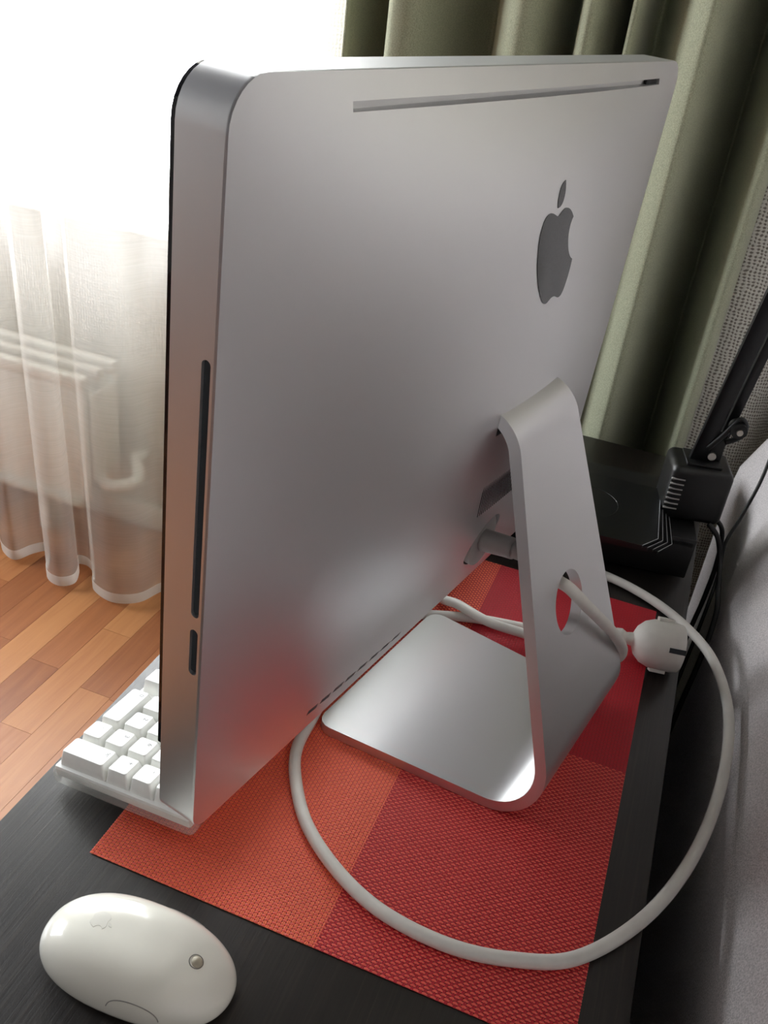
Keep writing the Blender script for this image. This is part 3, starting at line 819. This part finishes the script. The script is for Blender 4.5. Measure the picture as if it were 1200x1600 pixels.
from_bm('fruit_emblem', emblem_mesh(body, memb, 2), FAINT, ms); from_bm('leaf_emblem', emblem_mesh(leaf, memb, 2), FAINT, ms)

# ------------------------------------------------------------------ power cable
pcb = tag(empty('power_cable', (0.25, 0.25, T)), 'thick white power cable looping round the computer stand to its plug', 'cable')
CR = 0.0043; Z1 = 0.0013 + CR
def cp(x, y, z): return Vector((x - 0.25, y - 0.25, z))
inl = Matrix.Translation((HX, HY, 0)) @ Matrix.Rotation(HYAW, 4, 'Z') @ hs(IN[0], dome(*IN) + 0.001, IN[1])
in2 = Matrix.Translation((HX, HY, 0)) @ Matrix.Rotation(HYAW, 4, 'Z') @ hs(IN[0] - 0.001, dome(*IN) + 0.022, IN[1] + 0.004)
in3 = Matrix.Translation((HX, HY, 0)) @ Matrix.Rotation(HYAW, 4, 'Z') @ hs(IN[0] - 0.004, dome(*IN) + 0.040, IN[1] + 0.006)
pts = [cp(*inl), cp(*in2), cp(*in3),
       cp(0.2184, 0.2280, 0.1435), cp(0.2288, 0.2165, 0.1470), cp(0.2417, 0.2230, 0.1337), cp(0.2578, 0.2482, 0.106), cp(0.2708, 0.2741, 0.078), cp(0.2768, 0.2926, 0.0556), cp(0.2738, 0.3020, 0.040), cp(0.2600, 0.3080, 0.028),
       cp(0.235, 0.322, 0.018), cp(0.2023, 0.3351, 0.0120), cp(0.1656, 0.3328, 0.0145), cp(0.135, 0.343, 0.0150), cp(0.1174, 0.3553, 0.008), cp(0.112, 0.385, Z1), cp(0.110, 0.425, Z1), cp(0.120, 0.460, Z1), cp(0.1486, 0.4713, Z1), cp(0.1933, 0.4766, 0.0048),
       cp(0.2411, 0.4770, 0.0048), cp(0.2832, 0.4640, 0.0048), cp(0.322, 0.4370, 0.005), cp(0.3534, 0.396, 0.005), cp(0.3700, 0.3378, 0.005), cp(0.3722, 0.2759, 0.005), cp(0.3650, 0.2104, 0.005), cp(0.35, 0.1501, 0.005), cp(0.3268, 0.098, 0.005),
       cp(0.2942, 0.056, Z1), cp(0.2595, 0.039, Z1), cp(0.2226, 0.0316, Z1), cp(0.1812, 0.0352, Z1), cp(0.146, 0.0495, Z1), cp(0.113, 0.0741, Z1), cp(0.0902, 0.105, Z1), cp(0.0784, 0.1322, Z1), cp(0.0757, 0.165, Z1), cp(0.0735, 0.20, Z1), cp(0.073, 0.24, Z1), cp(0.076, 0.28, Z1),
       cp(0.088, 0.308, Z1), cp(0.1075, 0.3250, Z1), cp(0.151, 0.3431, Z1), cp(0.1983, 0.3529, Z1), cp(0.235, 0.358, Z1), cp(0.2670, 0.3620, 0.012)]
tube('cord', catmull(pts, 8), CR, CORD, pcb)
sl = catmull([cp(*inl), cp(*in2), cp(*in3), pts[3].lerp(cp(*in3), 0.5)], 6)
tube('connector_sleeve', sl[:8], lambda t: 0.0086 - 0.001 * t, GREYP, pcb)
tube('strain_relief', sl[7:], lambda t: 0.0066 - 0.0012 * t, GREYP, pcb)
# plug: round earthed mains plug lying on the desk, pins away
plug_c = Vector((0.306, 0.3640, 0.0225)); pd = Vector((0.985, 0.17, 0)).normalized()
R_ = pd.to_track_quat('X', 'Z').to_matrix() @ Matrix.Rotation(math.radians(-28), 3, 'X')
prof = [(-0.022, 0.0), (-0.0215, 0.0060), (-0.0185, 0.0125), (-0.013, 0.0178), (-0.006, 0.0205), (0.002, 0.0212), (0.012, 0.0212), (0.0185, 0.0200), (0.0195, 0.0185), (0.0195, 0.0)]
vs, fs = [], []; N_ = 40
for (ax, rr) in prof:
    for k in range(N_):
        t = 2 * math.pi * k / N_; q = R_ @ Vector((ax, rr * math.cos(t), rr * math.sin(t))); vs.append(cp(*(plug_c + q)))
for i in range(len(prof) - 1):
    for k in range(N_): fs.append((i * N_ + k, i * N_ + (k + 1) % N_, (i + 1) * N_ + (k + 1) % N_, (i + 1) * N_ + k))
plug = mesh('plug', vs, fs, CORD, pcb, smooth=True); plug.data.set_sharp_from_angle(angle=math.radians(50))
def pl_box(name, c, s, mat, bev=0.0): return box(name, cp(*(plug_c + R_ @ Vector(c))), s, mat, plug, bev, rot=R_)
pl_box('earth_clip', (0.003, 0, 0.0218), (0.013, 0.010, 0.0030), CORD, 0.0004)
pl_box('earth_clip', (0.003, 0, -0.0218), (0.013, 0.010, 0.0030), CORD, 0.0004)
pl_box('side_groove', (0.0125, -0.0210, 0.0), (0.0135, 0.0012, 0.0042), SLOT)
nk = [plug_c + R_ @ Vector((a, 0, 0)) for a in (-0.040, -0.0355, -0.031, -0.027, -0.022, -0.0175)]
rad_ = [0.0046, 0.0070, 0.0074, 0.0050, 0.0058, 0.0075]
pts2 = catmull([cp(*q) for q in nk], 4); nn_ = len(pts2) - 1
def rr_(t):
    q = t * (len(rad_) - 1); i = min(int(q), len(rad_) - 2); return rad_[i] + (rad_[i + 1] - rad_[i]) * (q - i)
tube('plug_neck', pts2, rr_, CORD, plug)

# ------------------------------------------------------------------ black box, disc cases, lamp
bxo = tag(empty('media_box', (0.190, 0.562, T), math.radians(8)), 'low black box standing on the far end of the desk', 'box')
BH = 0.047
box('box_body', (0.0, 0.0, BH / 2 + 0.001), (0.25, 0.128, BH - 0.002), BLACKM, bxo, bev=0.002)
box('front_lip', (0.0, -0.0645, BH - 0.006), (0.244, 0.002, 0.003), BLACKP, bxo)
for sx in (-0.1, 0.1):
    for sy in (-0.05, 0.05): cyl('rubber_foot', (sx, sy, 0), (sx, sy, 0.002), 0.008, BLACKC, bxo, n=16)
EDGE = plain('clear_case_edge', (190, 192, 196), 0.25)
def disc_case(z, dx, dy, rz, label):
    e = tag(empty('disc_case', (0.219 + dx, 0.520 + dy, T + z), rz), label, 'disc case', 'stack of disc cases on the black box')
    hw, hd, ch, t = 0.066, 0.062, 0.014, 0.0030
    pl_ = [(-hw, -hd), (hw - ch, -hd), (hw, -hd + ch * 1.4), (hw, hd), (-hw, hd)]
    v = [(x, y, 0.0002) for x, y in pl_] + [(x, y, t) for x, y in pl_]
    n = len(pl_)
    f = [tuple(range(n))[::-1], tuple(range(n, 2 * n))] + [(i, (i + 1) % n, n + (i + 1) % n, n + i) for i in range(n)]
    mesh('case_body', v, f, BARM, e)
    for a_, b_ in (((hw, hd), (hw, -hd + ch * 1.4)), ((hw, -hd + ch * 1.4), (hw - ch, -hd))):
        cyl('case_rim', (a_[0], a_[1], t), (b_[0], b_[1], t), 0.00025, EDGE, e, n=6)
    return e
lbl = ['bottom disc case of the thin black stack', 'second disc case from the bottom of the black stack', 'third disc case from the bottom of the black stack', 'topmost black disc case with a faint ring on its lid']
for k in range(4):
    e = disc_case(BH + 0.0032 * k, 0.009 - 0.004 * k, 0.004 - 0.0035 * k, math.radians(8 - k * 1.2), lbl[k])
cylr = []
ringp = [Vector((-0.006 + 0.032 * math.cos(t), 0.0 + 0.032 * math.sin(t), 0.00305)) for t in [2 * math.pi * k / 40 for k in range(41)]]
tube('lid_ring', ringp, 0.0003, BLACKP, e, n=6)
# lamp : transformer-like block on the box with a tall twin-bar arm
lp = tag(empty('desk_lamp', (0.306, 0.572, T + BH), math.radians(12)), 'black lamp base block with tall twin bar arm by the curtain', 'lamp')
bm = bmesh.new(); add_box(bm, Vector((0, 0, 0.030)), (0.060, 0.052, 0.058), 0.007, 4); from_bm('base_block', bm, BLACKP, lp, True, 40)
for k in range(13): box('cooling_rib', (-0.0225, -0.0255, 0.014 + 0.0027 * k), (0.013, 0.0024, 0.0012), BLACKM if k % 2 else GREYP, lp)
box('top_plate', (0.0, 0.0, 0.0600), (0.034, 0.034, 0.003), BLACKM, lp, bev=0.0006)
tl_ = Matrix.Rotation(math.radians(6.5), 3, 'Y')
box('front_bar', Vector((-0.006, -0.004, 0.055)) + tl_ @ Vector((0, 0, 0.40)), (0.0165, 0.006, 0.80), BARM, lp, bev=0.0008, rot=tl_)
box('rear_bar', Vector((0.0135, 0.006, 0.070)) + tl_ @ Vector((0, 0, 0.39)), (0.0095, 0.005, 0.78), BARM, lp, bev=0.0008, rot=tl_)
box('pivot_bracket', (0.004, 0.0, 0.075), (0.026, 0.004, 0.034), BLACKM, lp, bev=0.001)
tube('spring_link', catmull([Vector((0.0, -0.006, 0.075)), Vector((0.010, -0.008, 0.092)), Vector((0.020, -0.008, 0.110)), Vector((0.028, -0.006, 0.104)), Vector((0.026, -0.006, 0.092)), Vector((0.014, -0.006, 0.084))], 6), 0.0028, BLACKM, lp)
cyl('wing_nut', (0.021, -0.016, 0.101), (0.021, 0.0, 0.101), 0.0075, BLACKP, lp, n=18)
cyl('screw', (0.021, -0.019, 0.101), (0.021, -0.016, 0.101), 0.003, STEEL, lp, n=14)
cyl('screw', (0.006, -0.009, 0.068), (0.006, -0.005, 0.068), 0.004, STEEL, lp, n=14)
# black cords by the wall
def cord(label, pts, r):
    o = tube('black_cord', catmull([Vector((a, b, c + T)) for a, b, c in pts], 8), r, BLACKC); return tag(o, label, 'cord', 'black cords behind the desk')
cord('black cord dropping straight from the lamp block behind the desk', [(0.330, 0.552, 0.050), (0.342, 0.548, 0.040), (0.3507, 0.545, 0.0185), (0.356, 0.52, 0.0), (0.360, 0.50, -0.020), (0.358, 0.48, -0.06), (0.352, 0.46, -0.15), (0.35, 0.45, -0.40)], 0.0026)
cord('thin black cord sweeping down from the right edge beside the cloth', [(0.376, 0.70, 0.25), (0.374, 0.655, 0.14), (0.3715, 0.62, 0.0887), (0.363, 0.60, 0.045), (0.3545, 0.58, 0.0186), (0.357, 0.565, -0.012), (0.353, 0.53, -0.06), (0.347, 0.50, -0.16), (0.346, 0.5, -0.4)], 0.0018)
cord('second black cord from under the lamp block hanging in the gap', [(0.337, 0.57, 0.048), (0.347, 0.572, 0.035), (0.352, 0.57, 0.0), (0.351, 0.56, -0.04), (0.345, 0.54, -0.12), (0.345, 0.54, -0.38)], 0.0024)
